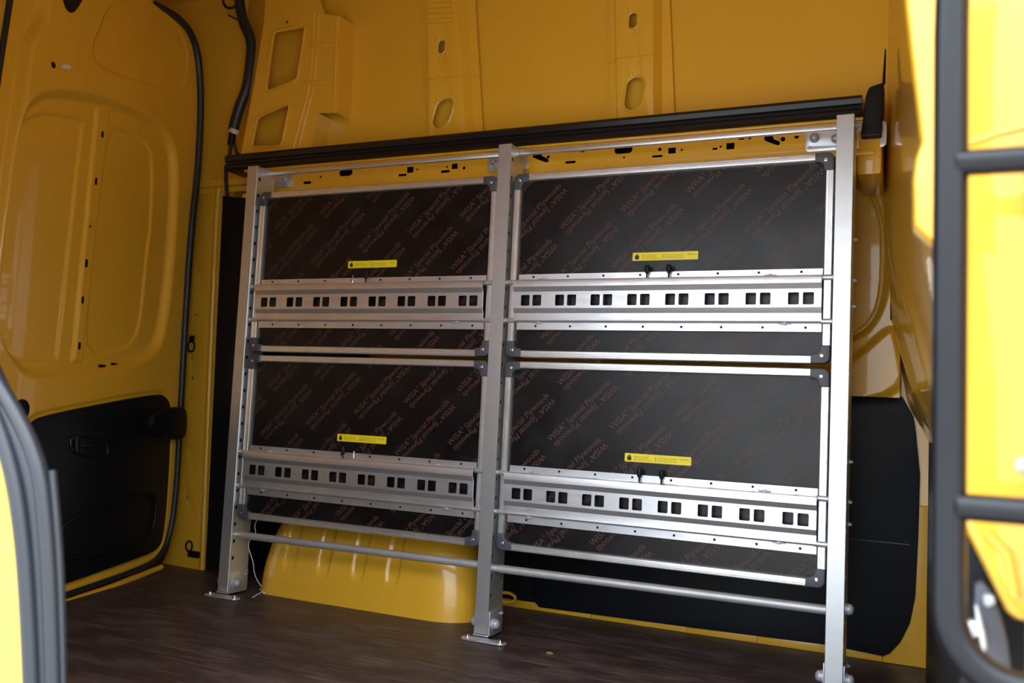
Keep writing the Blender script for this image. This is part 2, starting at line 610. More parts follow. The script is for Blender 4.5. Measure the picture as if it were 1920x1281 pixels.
# ---- wheel arch
def wheel_arch():
    xL, xR = 0.03, 0.765
    ribs = [0.5 * (vwall(.11).px(a, 1030)[0] + vwall(.11).px(b, 1030)[0]) for a, b in ((537, 562), (599, 627), (663, 693), (728, 757))]
    NZ, NU = 44, 150
    V, Fc = [], []
    for j in range(NZ):
        k = j / (NZ - 1)
        if k < .8:
            q = k / .8
            z = .30 * math.sin(q * PI / 2 * .98)
            fr = 1 - math.cos(q * PI / 2 * .98)
            yf = .088 + .012 * q + .10 * fr
            l = xL + .018 * q + .12 * fr ** 1.1
            r = xR - .014 * q - .13 * fr ** 1.2
        else:
            q = (k - .8) / .2
            z = .30
            yf = .2 + .18 * q
            l = xL + .138 + .15 * q
            r = xR - .144 - .15 * q
        yb = YB + .005
        rad = min(.075, (yb - yf) * .8)
        L = []
        L.append((l, yb))
        for t in range(9):
            a = PI + PI / 2 * t / 8
            L.append((l + rad + rad * math.cos(a), yf + rad + rad * math.sin(a)))
        rb = min(.12, (yb - yf) * .9)
        for t in range(1, 120):
            L.append((l + rad + (r - l - rad - rb) * t / 120, yf))
        for t in range(13):
            a = 1.5 * PI + PI / 2 * t / 12
            L.append((r - rb + rb * math.cos(a), yf + rb * .75 + rb * .75 * math.sin(a)))
        L.append((r - .09, yb))
        for (x, y) in L:
            d = 0.0
            if y < yf + .02 and k < .85:
                for c in ribs:
                    dz = z - .085
                    # U-shaped sunk bead with a round foot
                    rr_ = .020
                    dist = abs(x - c) if dz > rr_ else math.hypot(x - c, dz - rr_)
                    t = min(max((rr_ + .004 - dist) / .008, 0), 1)
                    d = max(d, .007 * t * t * (3 - 2 * t))
            V.append((x, y + d, z))
    n = len(L)
    for j in range(NZ - 1):
        for i in range(n - 1):
            Fc.append((j * n + i, j * n + i + 1, (j + 1) * n + i + 1, (j + 1) * n + i))
    me = mesh(V, Fc)
    me.polygons.foreach_set('use_smooth', [True] * len(me.polygons))
    return link('wheel_arch', me, 'yellow', wall)
wheel_arch()

# ---- black liners on the side wall
LN = vwall(0.385)
trim_out = [(.815, .60), (.815, .16)] + [(.818, .10), (.828, .06), (.842, .028)] + \
    LN.pl([(1010, 1139), (1300, 1178), (1550, 1210), (1655, 1231)]) + LN.pl([(1668, 1226), (1688, 1205), (1706, 1170), (1716, 1120)]) + \
    LN.pl([(1722, 1000), (1725, 890), (1716, 800), (1712, 780)]) + LN.pl([(1692, 744)]) + LN.pl([(1600, 742), (1480, 742)]) + [(1.2, .675), (.84, .675)]
lt = plate('lower_liner', LN, trim_out, [], .006, 'black', wall, bev=.002)
plate('liner_seam', LN, [(1.13, .30), (1.86, .30), (1.86, .302), (1.13, .302)], [], .001, 'black_gloss', lt, lift=.0008)
link('arch_liner', boxmesh(-.30, .2, .375, .395, .0, 1.22, .004), 'black', wall)
link('arch_liner', boxmesh(.62, .93, .387, .398, .024, .60, .003), 'black', wall)
plate('pillar_trim', vwall(.252), fillet(vwall(.252).pl([(417, 367), (470, 372), (446, 1064), (384, 1069)]), .004), [], .08, 'black', wall, bev=.004)
for k in range(26):
    z = .50 + k * .011
    link('trim_groove', boxmesh(-.215, -.17, .2495, .253, z, z + .006), 'black_gloss', wall)
# yellow sill strip between liner and floor, in welded lengths
xs_ = [.80, 1.02, 1.30, 1.49, 1.70, 1.80]
for a, b in zip(xs_[:-1], xs_[1:]):
    link('sill_strip', boxmesh(a + .001, b - .001, .395, .440, 0.0, .026, .003), 'yellow', wall)
link('sill_corner', boxmesh(1.80, 1.93, .392, .44, 0, .40, .004), 'yellow', wall)

# ---- oval pressing on the pillar at the right end of the wall
PZ = vwall(0.335)
ov = chaikin(PZ.pl([(1520, 300), (1600, 302), (1645, 322), (1662, 375), (1667, 450), (1663, 540), (1648, 592), (1615, 632), (1520, 660)]), 2)
ov2 = chaikin(PZ.pl([(1520, 335), (1600, 338), (1640, 362), (1655, 410), (1659, 470), (1655, 550), (1640, 598), (1605, 630), (1520, 650)]), 2)
low = chaikin(PZ.pl([(1500, 700), (1580, 690), (1640, 640), (1672, 612), (1685, 640), (1700, 745), (1500, 760)]), 2)
def pil(S, T):
    d1, d2, d3 = sdpoly(S, T, ov), sdpoly(S, T, ov2), sdpoly(S, T, low)
    return -.018 * sstep(d1, .010) - .006 * sstep(d2, .003) + .004 * sstep(np.abs(d2 + .006) - .002, .002) + .016 * sstep(d3, .012)
sheet('pressed_pillar', PZ, 1.60, 1.832, .668, 1.262, 110, 260, pil, 'yellow', wall)
plate('pillar_slot_shade', PZ, rr(*PZ.px(1672, 585), .006, .045, .003), [], .002, 'black', wall, lift=.018)  # black plate painted in for the dark inside of a slot
link('pillar_head', boxmesh(1.735, 1.79, .125, .34, 1.19, 1.30, .006), 'yellow', wall)

# ================================================================== BULKHEAD (front end of the cargo space)
def bulk():
    zs = np.linspace(0, ROOF, 120); ss = np.linspace(0, 1, 90)
    V = []
    for z in zs:
        xf = np.interp(z, [0, .3, .5, .60, .68, .9, 1.1, 1.25, 2.0], [1.945, 1.94, 1.925, 1.88, 1.845, 1.80, 1.783, 1.776, 1.772])
        for s in ss:
            y = .405 - s * 1.72
            x = xf + (1.985 - xf) * s
            # pressed facets in the lower half
            f = 0.0
            if .55 < z < .95:
                w = math.sin((z - .55) / .4 * PI)
                f += .010 * w * max(0, math.sin((s * 9 + z * 7) * 2 * PI * .5)) ** 3
            V.append((x - f, y, z))
    n = len(ss)
    Fc = [(j * n + i, j * n + i + 1, (j + 1) * n + i + 1, (j + 1) * n + i) for j in range(len(zs) - 1) for i in range(n - 1)]
    me = bpy.data.meshes.new('bulkhead')
    me.from_pydata(V, [], Fc)
    me.polygons.foreach_set('use_smooth', [True] * len(Fc))
    return me
bulkm = bulk()
wf = link('wall_front', bulkm, 'yellow')
struct(wf)
# black padding on its lower half
pts = [(1.912, .30), (1.928, -.2), (1.985, -1.15)]
V = []
for (x, y), zt in zip(pts, (.56, .50, .42)):
    V += [(x + .012, y, .0), (x - .012, y, .0), (x - .012, y, zt), (x + .012, y, zt)]
Fc = []
for i in range(2):
    a = i * 4
    for k in range(4):
        Fc.append((a + k, a + (k + 1) % 4, a + 4 + (k + 1) % 4, a + 4 + k))
Fc += [(0, 1, 2, 3), (8, 9, 10, 11)]
bl = link('padding', mesh(V, Fc), 'black', wf)

# ================================================================== REAR END (left)
A = np.array([-0.275, -0.354, 0]); B = np.array([-0.394, 0.120, 0])
DO = Plane(A, B - A, (0, 0, 1))
# rear bodywork behind the doors closes the load space
rw = link('wall_left', boxmesh(-0.70, -0.66, -1.46, 0.45, 0, ROOF), 'yellow')
struct(rw)
dr = empty('door_1', tuple(A)); struct(dr)
def dobj(o):
    o.parent = dr
    o.matrix_parent_inverse = Matrix.Translation(-Vector(A))
    return o
rec = chaikin(DO.pl([(46, 225), (70, 186), (120, 172), (200, 190), (270, 215), (318, 250), (334, 310), (325, 480), (308, 630), (285, 668), (200, 692), (80, 706), (40, 690), (6, 630), (2, 560), (20, 420)]), 2)
pL = chaikin(DO.pl([(48, 240), (72, 219), (100, 211), (172, 226), (166, 245), (122, 664), (118, 674), (60, 680), (30, 668), (9, 630), (13, 550), (25, 433)]), 1)
pR = chaikin(DO.pl([(214, 238), (262, 249), (285, 266), (299, 295), (295, 427), (288, 470), (276, 600), (266, 635), (245, 656), (176, 669), (180, 567), (190, 417)]), 1)
cs = DO.pl([(192, 202), (217, 202), (163, 680), (147, 678)])
p0 = chaikin(DO.pl([(173, 87), (187, 57), (203, 13), (227, 5), (280, 5), (325, 35), (347, 75), (354, 120), (345, 165), (320, 171), (300, 166), (200, 132), (180, 118)]), 2)
edgeL = DO.pl([(95, -40), (88, 30), (60, 82), (50, 160), (12, 430), (-10, 640), (-40, 900), (-400, 900), (-400, -40)])
trimrec = chaikin(DO.pl([(30, 830), (52, 785), (85, 770), (290, 731), (315, 738), (325, 765), (316, 900), (308, 1015), (292, 1040), (262, 1052), (90, 1112), (0, 1140), (-30, 1000)]), 2)
def door_h(S, T):
    h = -.022 * sstep(sdpoly(S, T, rec), .016)
    h += -.006 * sstep(sdpoly(S, T, pL), .004) - .006 * sstep(sdpoly(S, T, pR), .004)
    h += .008 * sstep(sdpoly(S, T, cs), .004)
    h += -.004 * sstep(sdpoly(S, T, p0), .004)
    h += -.035 * sstep(sdpoly(S, T, edgeL), .010)
    h += -.006 * sstep(sdpoly(S, T, trimrec), .003)
    return h
so = chaikin(DO.pl([(286, 4), (332, 34), (356, 62), (370, 110), (374, 200), (368, 320), (356, 420), (344, 600), (334, 800), (326, 940), (314, 1010), (296, 1046), (262, 1066), (98, 1122)]), 2, False)
doorout = so + DO.pl([(-60, 1180), (-60, -60), (240, -60)])
sh = sheet('door_panel', DO, DO.px(-40, 600)[0], DO.px(385, 200)[0], .0, 1.86, 230, 420, door_h, 'yellow', None,
           keep=lambda S, T: sdpoly(S, T, doorout) < .004)
dobj(sh)
# rubber seal round the door edge
sp = [DO.w(*p, .006) for p in so]
n = len(sp)
rads = [.0125 if i < n * .45 else .0125 - .006 * (i / n - .45) / .55 for i in range(n)]
rads = [r * min(1, .35 + i / 8) for i, r in enumerate(rads)]
dobj(link('door_seal', tubemesh(sp, rads, 10), 'rubber'))
# gap towards the other rear door and that door
gp = [DO.wp(*p, -.030) for p in [(46, -60), (38, 0), (18, 130), (0, 260), (-30, 470)]]
dobj(link('centre_seal', tubemesh(gp, .008, 8), 'rubber'))
dobj(link('centre_overlap', mesh([DO.w(*DO.px(40, -60), -.034), DO.w(*DO.px(-60, 560), -.034), DO.w(-1.1, .0, -.034), DO.w(-1.1, 1.9, -.034)], [(0, 1, 2, 3)]), 'yellow'))
def dplate(name, outer, t, m, lift, holes=(), bev=0.0, parent=None):
    o = plate(name, DO, outer, holes, t, m, None, lift=lift, bev=bev)
    if parent is None:
        dobj(o)
    else:
        o.parent = parent
        o.matrix_parent_inverse = parent.matrix_basis.inverted() @ Matrix.Translation(-Vector(A)) if False else Matrix.Translation(-Vector(A))
    return o
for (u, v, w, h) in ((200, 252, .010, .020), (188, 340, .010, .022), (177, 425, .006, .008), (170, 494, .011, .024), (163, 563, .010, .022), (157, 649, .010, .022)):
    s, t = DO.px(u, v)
    dplate('stiffener_slot_shade', rr(s, t, w, h, .005), .002, 'black', -.013)  # black plates paint the shade inside the stiffener slots
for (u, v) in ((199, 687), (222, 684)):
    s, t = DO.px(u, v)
    dplate('drain_slot_shade', rr(s, t, .034, .009, .0045), .002, 'black', -.012)  # dark of the drain holes painted as black ovals
dplate('grommet', circ(*DO.px(40, 768), .027, 24), .006, 'black', .004, bev=.002)
dplate('screw_hole_shade', circ(*DO.px(100, 122), .0085, 12), .003, 'black', .001)  # black disc stands for the shade in the hole
dplate('highlight_plate', chaikin(DO.pl([(113, 128), (117, 121), (129, 121), (134, 130)]), 1), .004, 'white', .004, bev=.0015)  # white plate paints a specular highlight on the pressing
dplate('opening', chaikin(DO.pl([(114, -20), (120, 12), (130, 25), (142, 22), (165, -20)]), 2), .002, 'black', .001)  # painted black patch for the dark inside this gap
trim_px = [(40, 830), (55, 792), (85, 777), (290, 738), (308, 743), (318, 765), (312, 900), (303, 1010), (290, 1032), (262, 1044), (95, 1104), (0, 1130), (-30, 1000)]
trimo = chaikin(DO.pl(trim_px), 2)
tr = dplate('door_trim', trimo, .014, 'black', .010, bev=.004)
pock = chaikin(DO.pl([(150, 960), (255, 925), (285, 925), (288, 960), (280, 1000), (262, 1012), (100, 1060), (90, 1000)]), 2)
dobj(link('door_pocket_rim', tubemesh([DO.w(*p, .010) for p in pock + pock[:1]], .007, 8, cap=False), 'black'))
# latch cover
lc = chaikin(DO.pl([(262, 790), (272, 772), (296, 764), (326, 762), (331, 775), (330, 815), (318, 824), (285, 822), (266, 812)]), 2)
dplate('latch_cover', lc, .035, 'black', .043, bev=.008)
dobj(link('latch_ring', tubemesh([DO.w(*p, .026) for p in circ(*DO.px(280, 796), .030, 24) + circ(*DO.px(280, 796), .030, 24)[:1]], .006, 8, cap=False), 'black'))
# pull handle in its dish
ho = chaikin(DO.pl([(124, 815), (193, 820), (197, 850), (190, 856), (128, 852)]), 1)
dobj(link('handle_rim', tubemesh([DO.w(*p, .0105) for p in ho + ho[:1]], .005, 8, cap=False), 'black_gloss'))
hs = DO.pl([(130, 818), (140, 818), (140, 852), (131, 852)])
dplate('pull_handle', chaikin(hs, 1), .012, 'black_gloss', .020, bev=.003)
hs = DO.pl([(142, 830), (188, 832), (190, 840), (142, 840)])
dplate('pull_handle', chaikin(hs, 1), .010, 'black_gloss', .016, bev=.003)
# threshold under the door
dobj(link('threshold', tubemesh([DO.wp(60, 1150, .006), DO.wp(200, 1103, .004), DO.wp(300, 1064, .004)], .010, 8), 'yellow'))

# ---- rear pillar between door and side wall
PI_ = Plane((-0.38, 0.262, 0), (1, -0.06, 0), (0, 0, 1))
pout = PI_.pl([(230, -40), (300, -10), (345, 30), (372, 75), (382, 120), (384, 250), (374, 360), (362, 450), (350, 640), (340, 850), (331, 960), (316, 1030), (300, 1062), (320, 1070), (378, 1069), (380, 1000), (388, 800), (396, 600), (405, 400), (414, 300), (424, 190), (427, 100), (420, 30), (412, -40)])
ph = [circ(*PI_.px(371, 507), .004, 8), circ(*PI_.px(366, 590), .004, 8), circ(*PI_.px(360, 672), .005, 8), circ(*PI_.px(360, 709), .006, 8), circ(*PI_.px(358, 746), .004, 8), circ(*PI_.px(356, 840), .004, 8), circ(*PI_.px(350, 933), .004, 8)]
pr = plate('rear_pillar', PI_, pout, ph, .003, 'yellow', wall, bev=.001)
ed = [PI_.wp(*p, -.004) for p in [(378, 1069), (380, 1000), (388, 800), (396, 600), (405, 400), (414, 300), (424, 190), (427, 100), (420, 30), (412, -40)]]
link('pillar_edge', tubemesh(ed, .010, 10), 'yellow', pr)
V = []
for p in ed:
    V += [p + np.array([.008, 0.004, 0]), p + np.array([.06, .10, 0])]
link('pillar_return', mesh(V, [(2 * i, 2 * i + 1, 2 * i + 3, 2 * i + 2) for i in range(len(ed) - 1)]), 'yellow', pr)
link('pillar_core', boxmesh(-.52, -.34, .30, .42, 0, ROOF), 'yellow', pr)
plate('pillar_opening_shade', PI_, chaikin(PI_.pl([(426, 20), (434, 18), (446, 24), (444, 52), (437, 62), (428, 48)]), 2), [], .003, 'black', pr, lift=-.03)  # black plate gives the shaded depth of an oval hole

# ================================================================== NEAR SIDE (door opening beside the camera)
NE = vwall(-1.40)
yl = chaikin(NE.pl([(-60, 700), (-20, 800), (0, 868), (14, 940), (24, 1010), (34, 1110), (42, 1290)]), 2, False)
rub = NE.pl([(92, 1281)])[0][0]
near_out = [(.70, ROOF), (.70, .80), (.74, .70), (.80, .66)] + yl + [(1.03, -.2), (-.75, -.2), (-.75, ROOF)]
wn = plate('door_2', NE, near_out, [], .035, 'yellow', None, bev=.006)
struct(wn)
s1 = chaikin(NE.pl([(-45, 700), (-14, 775), (8, 838), (26, 905), (38, 985), (48, 1090), (58, 1290), (60, 1420)]), 3, False)
s2 = chaikin(NE.pl([(-60, 640), (-30, 705), (10, 770), (38, 825), (60, 890), (70, 985), (78, 1100), (84, 1300), (86, 1420)]), 3, False)
link('edge_seal', tubemesh([NE.w(*p, -.002) for p in s1], .0102, 12), 'rubber', wn)
mid_ = [tuple((np.array(a) + np.array(b)) / 2) for a, b in zip(s1, s2)]
link('seal_base', tubemesh([NE.w(*p, -.016) for p in mid_], .0135, 10), 'rubber', wn)
sl2 = link('edge_seal', tubemesh([NE.w(*p, -.012) for p in s2], .0100, 12), 'rubber', wn)
s3 = NE.pl([(73, 884), (82, 985), (89, 1100), (93, 1300), (95, 1420)])
link('seal_lip', tubemesh([NE.w(*p, -.018) for p in chaikin(s3, 2, False)], .0048, 8), 'rubber', wn)
# body above and in front of the opening
plate('unseen_trim', Plane((0, -1.36, 0), (-1, 0, 0), (0, 0, 1)), fillet([(-.84, .06), (.60, .06), (.60, .60), (-.72, .60)], .05), [], .008, 'black', wn, bev=.002)  # unseen black trim, added to cut yellow bounce onto the lower rack
wt = link('wall_right', boxmesh(.60, 2.6, -1.45, -1.40, 1.40, ROOF), 'yellow')
struct(wt)
NP = vwall(-1.26)
po = NP.pl([(1690, -160), (1697, 0), (1715, 160), (1727, 262), (1716, 292), (1711, 330), (1712, 420), (1730, 440), (1768, 470), (1782, 700), (1790, 900), (1803, 980), (1848, 1070), (1888, 1150), (1905, 1165), (1930, 1172)]) + [(2.5, .43), (2.5, 1.85), (1.862, 1.85)]
link('cab_blocker', boxmesh(2.32, 4.2, -1.52, -1.30, -.38, ROOF, .03), 'yellow', wt)  # unseen cab body, added to shade the bright door pillar
np_ = plate('door_pillar', NP, po, [], .05, 'yellow', wt, bev=.010)
bead = [NP.wp(*p, .001) for p in [(1815, 268), (1870, 250), (1930, 236)]]
link('pillar_bead', tubemesh(bead, .003, 8, flat=.5), 'yellow', np_)
bead = [NP.wp(*p, .001) for p in [(1850, 1000), (1890, 1040), (1905, 1120)]]
link('pillar_bead', tubemesh(bead, .004, 8, flat=.5), 'yellow', np_)
link('pillar_button', xform(lathemesh([(.006, 0), (.006, .003), (.003, .005), (.0005, .0055)], 12), Matrix.Translation(NP.wp(1919, 873, 0)) @ ROT_FWD), 'zinc', np_)
# dark step well below the pillar
link('step_well', boxmesh(1.93, 2.5, -1.20, -1.16, -.1, .56), 'black', wt)

# ================================================================== BLACK CABLE TRUNKING ALONG THE BELT
tk = empty('cable_trunking', (.8, .10, 1.37))
tag(tk, 'long black plastic cable trunking running above the punched yellow belt rail', 'cable trunking')
TW = Matrix.Translation(Vector((-.8, -.10, -1.37)))
def tko(name, me, m='black_gloss'):
    me.transform(TW)
    return link(name, me, m, tk)
x0, x1 = -.215, 1.745
prof = [(.20, 1.330), (.114, 1.330), (.106, 1.334), (.106, 1.343), (.116, 1.346), (.113, 1.350), (.113, 1.356), (.108, 1.360), (.106, 1.372), (.112, 1.381), (.26, 1.392)]
V = [(x, y, z) for x in (x0, x1) for y, z in prof]
k = len(prof)
Fc = [(i, (i + 1) % k, k + (i + 1) % k, k + i) for i in range(k)] + [tuple(range(k)), tuple(range(k, 2 * k))]
tko('trunking_channel', mesh(V, Fc))
capo = fillet(vwall(.10).pl([(1622, 183), (1629, 163), (1657, 153), (1655, 200), (1652, 254), (1613, 256), (1619, 215)]), .006)
me = platemesh(capo, [], .07, .004)
me.transform(vwall(.10).mx)
tko('end_cap', me, 'black')
me = tubemesh([vwall(.13).wp(1660, 92), vwall(.13).wp(1659, 120), vwall(.12).wp(1657, 158)], [.0015, .003, .004], 6)
tko('end_blade', me, 'black')
tko('clip_hole_shade', boxmesh(1.752, 1.762, .118, .122, 1.278, 1.285), 'black')  # small black block painted as the dark of a hole

# ================================================================== WIRING LOOM
lm = empty('wiring_loom', (-.27, .2, 1.5))
tag(lm, 'thick black taped wiring loom hanging down the yellow rear corner', 'cable')
LP = Plane((0, .19, 1.4), (1, 0, 0), (0, 0, 1))
def lmo(name, pts, r, m='rubber', n=10):
    me = tubemesh([LP.wp(*p) for p in chaikin(pts, 3, False)], r, n)
    me.transform(Matrix.Translation(Vector((.27, -.2, -1.5))))
    return link(name, me, m, lm)
lmo('loom', [(446, -40), (448, 0), (455, 40), (473, 78), (470, 120), (464, 165), (447, 205), (437, 245)], .0175)
lmo('tape_band', [(440, 242), (437, 250)], .0180, 'tape')
lmo('loom_sleeve', [(436, 250), (433, 272)], .0120, 'black')
lmo('branch_wire', [(433, 270), (431, 290), (425, 310), (423, 330), (426, 368)], .0065)
lmo('branch_wire', [(440, 270), (442, 285), (450, 292), (470, 290)], .0050)
lmo('branch_wire', [(428, 305), (445, 296), (470, 293)], .0050)
lmo('branch_wire', [(420, -5), (418, 6), (426, 16), (440, 14), (446, 4)], .0045)
lmo('branch_wire', [(428, 28), (440, 34), (455, 42)], .0028)

# ================================================================== RACK FRAME
XP = [0.0, 0.859, 1.718]
PW, PD, PH = .038, .083, 1.30
rk = empty('rack_frame', (.859, .04, 0))
tag(rk, 'aluminium shelving rack frame with three upright posts bolted to the van floor', 'rack')
RW = Matrix.Translation(Vector((-.859, -.04, 0)))
def rko(name, me, m, parent=None):
    """geometry given in world coordinates, stored under the rack"""
    o = link(name, me, m, parent if parent is not None else rk)
    return o
def to_rack(me):
    me.transform(RW)
    return me
def postmesh():
    h = PW / 2
    parts = [boxmesh(-h, h, 0, .003, .012, PH, .0008, 1)]
    holes = []
    for k in range(25):
        z = .06 + k * .05
        holes.append(circ(.0135, z, .0058, 12))
        holes.append(circ(.076, z + .022, .0026, 8))
    for sx_ in (1, -1):
        me = platemesh([(.002, .012), (PD, .012), (PD, PH - .004), (.002, PH)], holes, .002)
        # local x -> world y, local y -> world z
        mx = Matrix(((0, 0, 1, 0), (1, 0, 0, 0), (0, 1, 0, 0), (0, 0, 0, 1)))
        me.transform(mx)
        me.transform(Matrix.Translation((h if sx_ > 0 else -h + .002, 0, 0)))
        parts.append(me)
    parts.append(boxmesh(-h, h, .001, PD, PH - .003, PH, .0006, 1))
    parts.append(boxmesh(-h + .002, h - .002, PD - .002, PD, .012, PH - .003))
    return join(parts)
def darkfillmesh():  # black filler added so the post holes look dark
    return boxmesh(-.012, .012, .006, PD - .005, .014, PH - .006)
PM = postmesh()
shade(PM, 30)
DARKFILLM = darkfillmesh()
footm = platemesh(rr(.022, -.024, .125, .034, .016, 6), [], .005, .0015)
footm.transform(Matrix.Translation((0, 0, .006)))
screwm = lathemesh([(.0085, 0), (.0085, .0015), (.006, .002), (.0055, .0055), (.003, .007), (.0005, .0072)], 12)
boltm = lathemesh([(.0145, 0), (.0145, .004), (.0125, .005), (.0125, .010), (.0105, .0145), (.006, .0175), (.0008, .0185)], 18)
nutm = lathemesh([(.0085, 0), (.0085, .006), (.0055, .007), (.005, .012), (.0005, .013)], 6)
anglem = join([boxmesh(.0195, .0225, .004, .082, .010, .070, .001), boxmesh(-.0225, -.0195, .004, .082, .010, .070, .001), boxmesh(-.022, .022, -.002, .082, .0062, .0105, .001)])
def sub(name, me, m, parent, mx):
    o = link(name, me, m, parent)
    o.matrix_local = mx
    return o
for i, X in enumerate(XP):
    p = link('post', PM, 'post', rk)
    p.location = (X - .859, -.04, 0)
    p['label'] = ['post at the rear end beside the yellow pillar', 'middle post between the two bays', 'post at the front end nearest the black ladder'][i]
    T = Matrix.Translation
    sub('post_dark_fill', DARKFILLM, 'black', p, T((0, 0, 0)))
    sub('foot_plate', footm, 'zinc', p, T((0, 0, 0)))
    sub('foot_angle', anglem, 'zinc', p, T((0, 0, 0)))
    for sx_ in (-.025, .068):
        sub('floor_screw', screwm, 'steel', p, T((sx_, -.024, .006)))
    sub('foot_bolt', boltm, 'bolt', p, T((.0225, .026, .036)) @ ROT_R)
    sub('foot_bolt', boltm, 'bolt', p, T((-.0225, .026, .036)) @ ROT_L)
    sub('small_screw', nutm, 'bolt', p, T((.0225, .070, .056)) @ ROT_R @ Matrix.Scale(.5, 4))
    if i == 0:
        sub('tube_bolt', boltm, 'bolt', p, T((-.019, .028, .180)) @ ROT_L)
    if i == 2:
        sub('tube_bolt', boltm, 'bolt', p, T((.019, .028, .188)) @ ROT_R)
        sub('top_nut', nutm, 'steel', p, T((.019, .050, 1.286)) @ ROT_R)
        for z in (1.02, .925, .865, .51, .42, .37):
            sub('side_screw', nutm, 'steel', p, T((.019, .060, z)) @ ROT_R @ Matrix.Scale(.62, 4))
# bottom tubes and top bars, one per bay
for i in range(2):
    a, b = XP[i] + PW / 2, XP[i + 1] - PW / 2
    me = tubemesh([(a, .026, .178), (a + .012, .026, .178), (a + .013, .026, .178), (b, .026, .181)], [.0090, .0090, .0108, .0108], 12)
    rko('bottom_tube', to_rack(me), 'tube')
    me = boxmesh(a, b, .050, .064, 1.2825, 1.295, .002)
    rko('top_bar', to_rack(me), 'alu')
# wall brackets that tie the posts to the belt rail
def bracket(x0, x1, z0, z1, tilt=0.0):
    me = platemesh(rr((x0 + x1) / 2, (z0 + z1) / 2, x1 - x0, z1 - z0, .010), [circ(x0 + .012, z0 + .012, .003, 8), circ(x1 - .012, z1 - .012, .003, 8)], .004, .001)
    me.transform(vwall(.126).mx)
    return me
br = rko('wall_bracket', to_rack(bracket(.745, .872, 1.262, 1.330)), 'zinc')
sub('bracket_bolt', boltm, 'bolt', br, RW @ Matrix.Translation((.766, .124, 1.292)) @ ROT_FWD @ Matrix.Scale(.8, 4))
br = rko('wall_bracket', to_rack(bracket(1.615, 1.80, 1.255, 1.318)), 'zinc')
sub('bracket_bolt', boltm, 'bolt', br, RW @ Matrix.Translation((1.637, .124, 1.288)) @ ROT_FWD @ Matrix.Scale(.8, 4))
sub('bracket_bolt', boltm, 'bolt', br, RW @ Matrix.Translation((1.687, .124, 1.282)) @ ROT_FWD @ Matrix.Scale(.8, 4))
br = rko('wall_bracket', to_rack(bracket(-.018, .052, 1.262, 1.312)), 'zinc')
sub('bracket_bolt', boltm, 'bolt', br, RW @ Matrix.Translation((.030, .124, 1.288)) @ ROT_FWD @ Matrix.Scale(.75, 4))
BL = vwall(.098)
me = platemesh(chaikin(BL.pl([(488, 334), (512, 329), (514, 336), (515, 345), (497, 358), (491, 352)]), 1), [], .004, .001)
me.transform(BL.mx)
br = rko('wall_bracket', to_rack(me), 'zinc')
q = BL.wp(501, 343)
sub('bracket_bolt', boltm, 'bolt', br, RW @ Matrix.Translation(q) @ ROT_FWD @ Matrix.Scale(.75, 4))

# ================================================================== FOLDED SHELVES
def text_mesh(body, size, font_res=2):
    c = bpy.data.curves.new('t', 'FONT')
    c.body = body
    c.size = size
    c.resolution_u = font_res
    o = bpy.data.objects.new('t', c)
    COL.objects.link(o)
    bpy.context.view_layer.update()
    me = bpy.data.meshes.new_from_object(o.evaluated_get(bpy.context.evaluated_depsgraph_get()))
    w = max([v.co.x for v in me.vertices])
    bpy.data.objects.remove(o)
    bpy.data.curves.remove(c)
    me.materials.clear()
    return me, w

def line_of_print():
    parts = []
    a, w = text_mesh('WISA', 1.0)
    parts.append(a)
    r, rw_ = text_mesh('\u00ae', .45)
    r.transform(Matrix.Translation((w + .03, .42, 0)))
    parts.append(r)
    b, bw = text_mesh('Special Plywoods', 1.0)
    b.transform(Matrix.Translation((w + .62, 0, 0)))
    parts.append(b)
    me = join(parts)
    L = w + .62 + bw
    k = .222 / L
    me.transform(Matrix.Scale(k, 4))
    return me, .222, k
LINE, LLEN, LK = line_of_print()
bmt = bmesh.new()
bmt.from_mesh(LINE)
m2 = LINE.copy()
m2.transform(Matrix.Translation((LLEN + .004, -.0085, 0)) @ Matrix.Rotation(PI, 4, 'Z'))
bmt.from_mesh(m2)
bmesh.ops.triangulate(bmt, faces=bmt.faces)
PAIRV = np.array([v.co[:] for v in bmt.verts])
bmt.verts.index_update()
PAIRF = np.array([[v.index for v in f.verts] for f in bmt.faces])
bmt.free()
PAIRR = np.array(Matrix.Rotation(PI / 4, 3, 'Z'))
PAIRW = PAIRV @ PAIRR.T

def print_meshes(ox, oz, x0, x1, z0, z1):
    """diagonal printing over the board, one mesh for each printed motif; (ox, oz) one word start, local to the shelf"""
    v1 = np.array([.185, .184]); v2 = np.array([.165, .039])
    out = []
    for i in range(-12, 13):
        for j in range(-12, 13):
            p = np.array([ox, oz]) + v1 * i + v2 * j
            q = PAIRW.copy()
            q[:, 0] += p[0]; q[:, 1] += p[1]
            if q[:, 0].max() < x0 or q[:, 0].min() > x1 or q[:, 1].max() < z0 or q[:, 1].min() > z1:
                continue
            me = bpy.data.meshes.new('print')
            me.from_pydata(q.tolist(), [], PAIRF.tolist())
            bm = bmesh.new()
            bm.from_mesh(me)
            for co, no in (((x0, 0, 0), (-1, 0, 0)), ((x1, 0, 0), (1, 0, 0)), ((0, z0, 0), (0, -1, 0)), ((0, z1, 0), (0, 1, 0))):
                bmesh.ops.bisect_plane(bm, geom=list(bm.verts) + list(bm.edges) + list(bm.faces), plane_co=co, plane_no=no, clear_outer=True)
            nf = len(bm.faces)
            bm.to_mesh(me)
            bm.free()
            if nf < 8:
                continue
            me.transform(ROT_FWD)          # xy -> xz, facing -Y
            out.append(me)
    return out

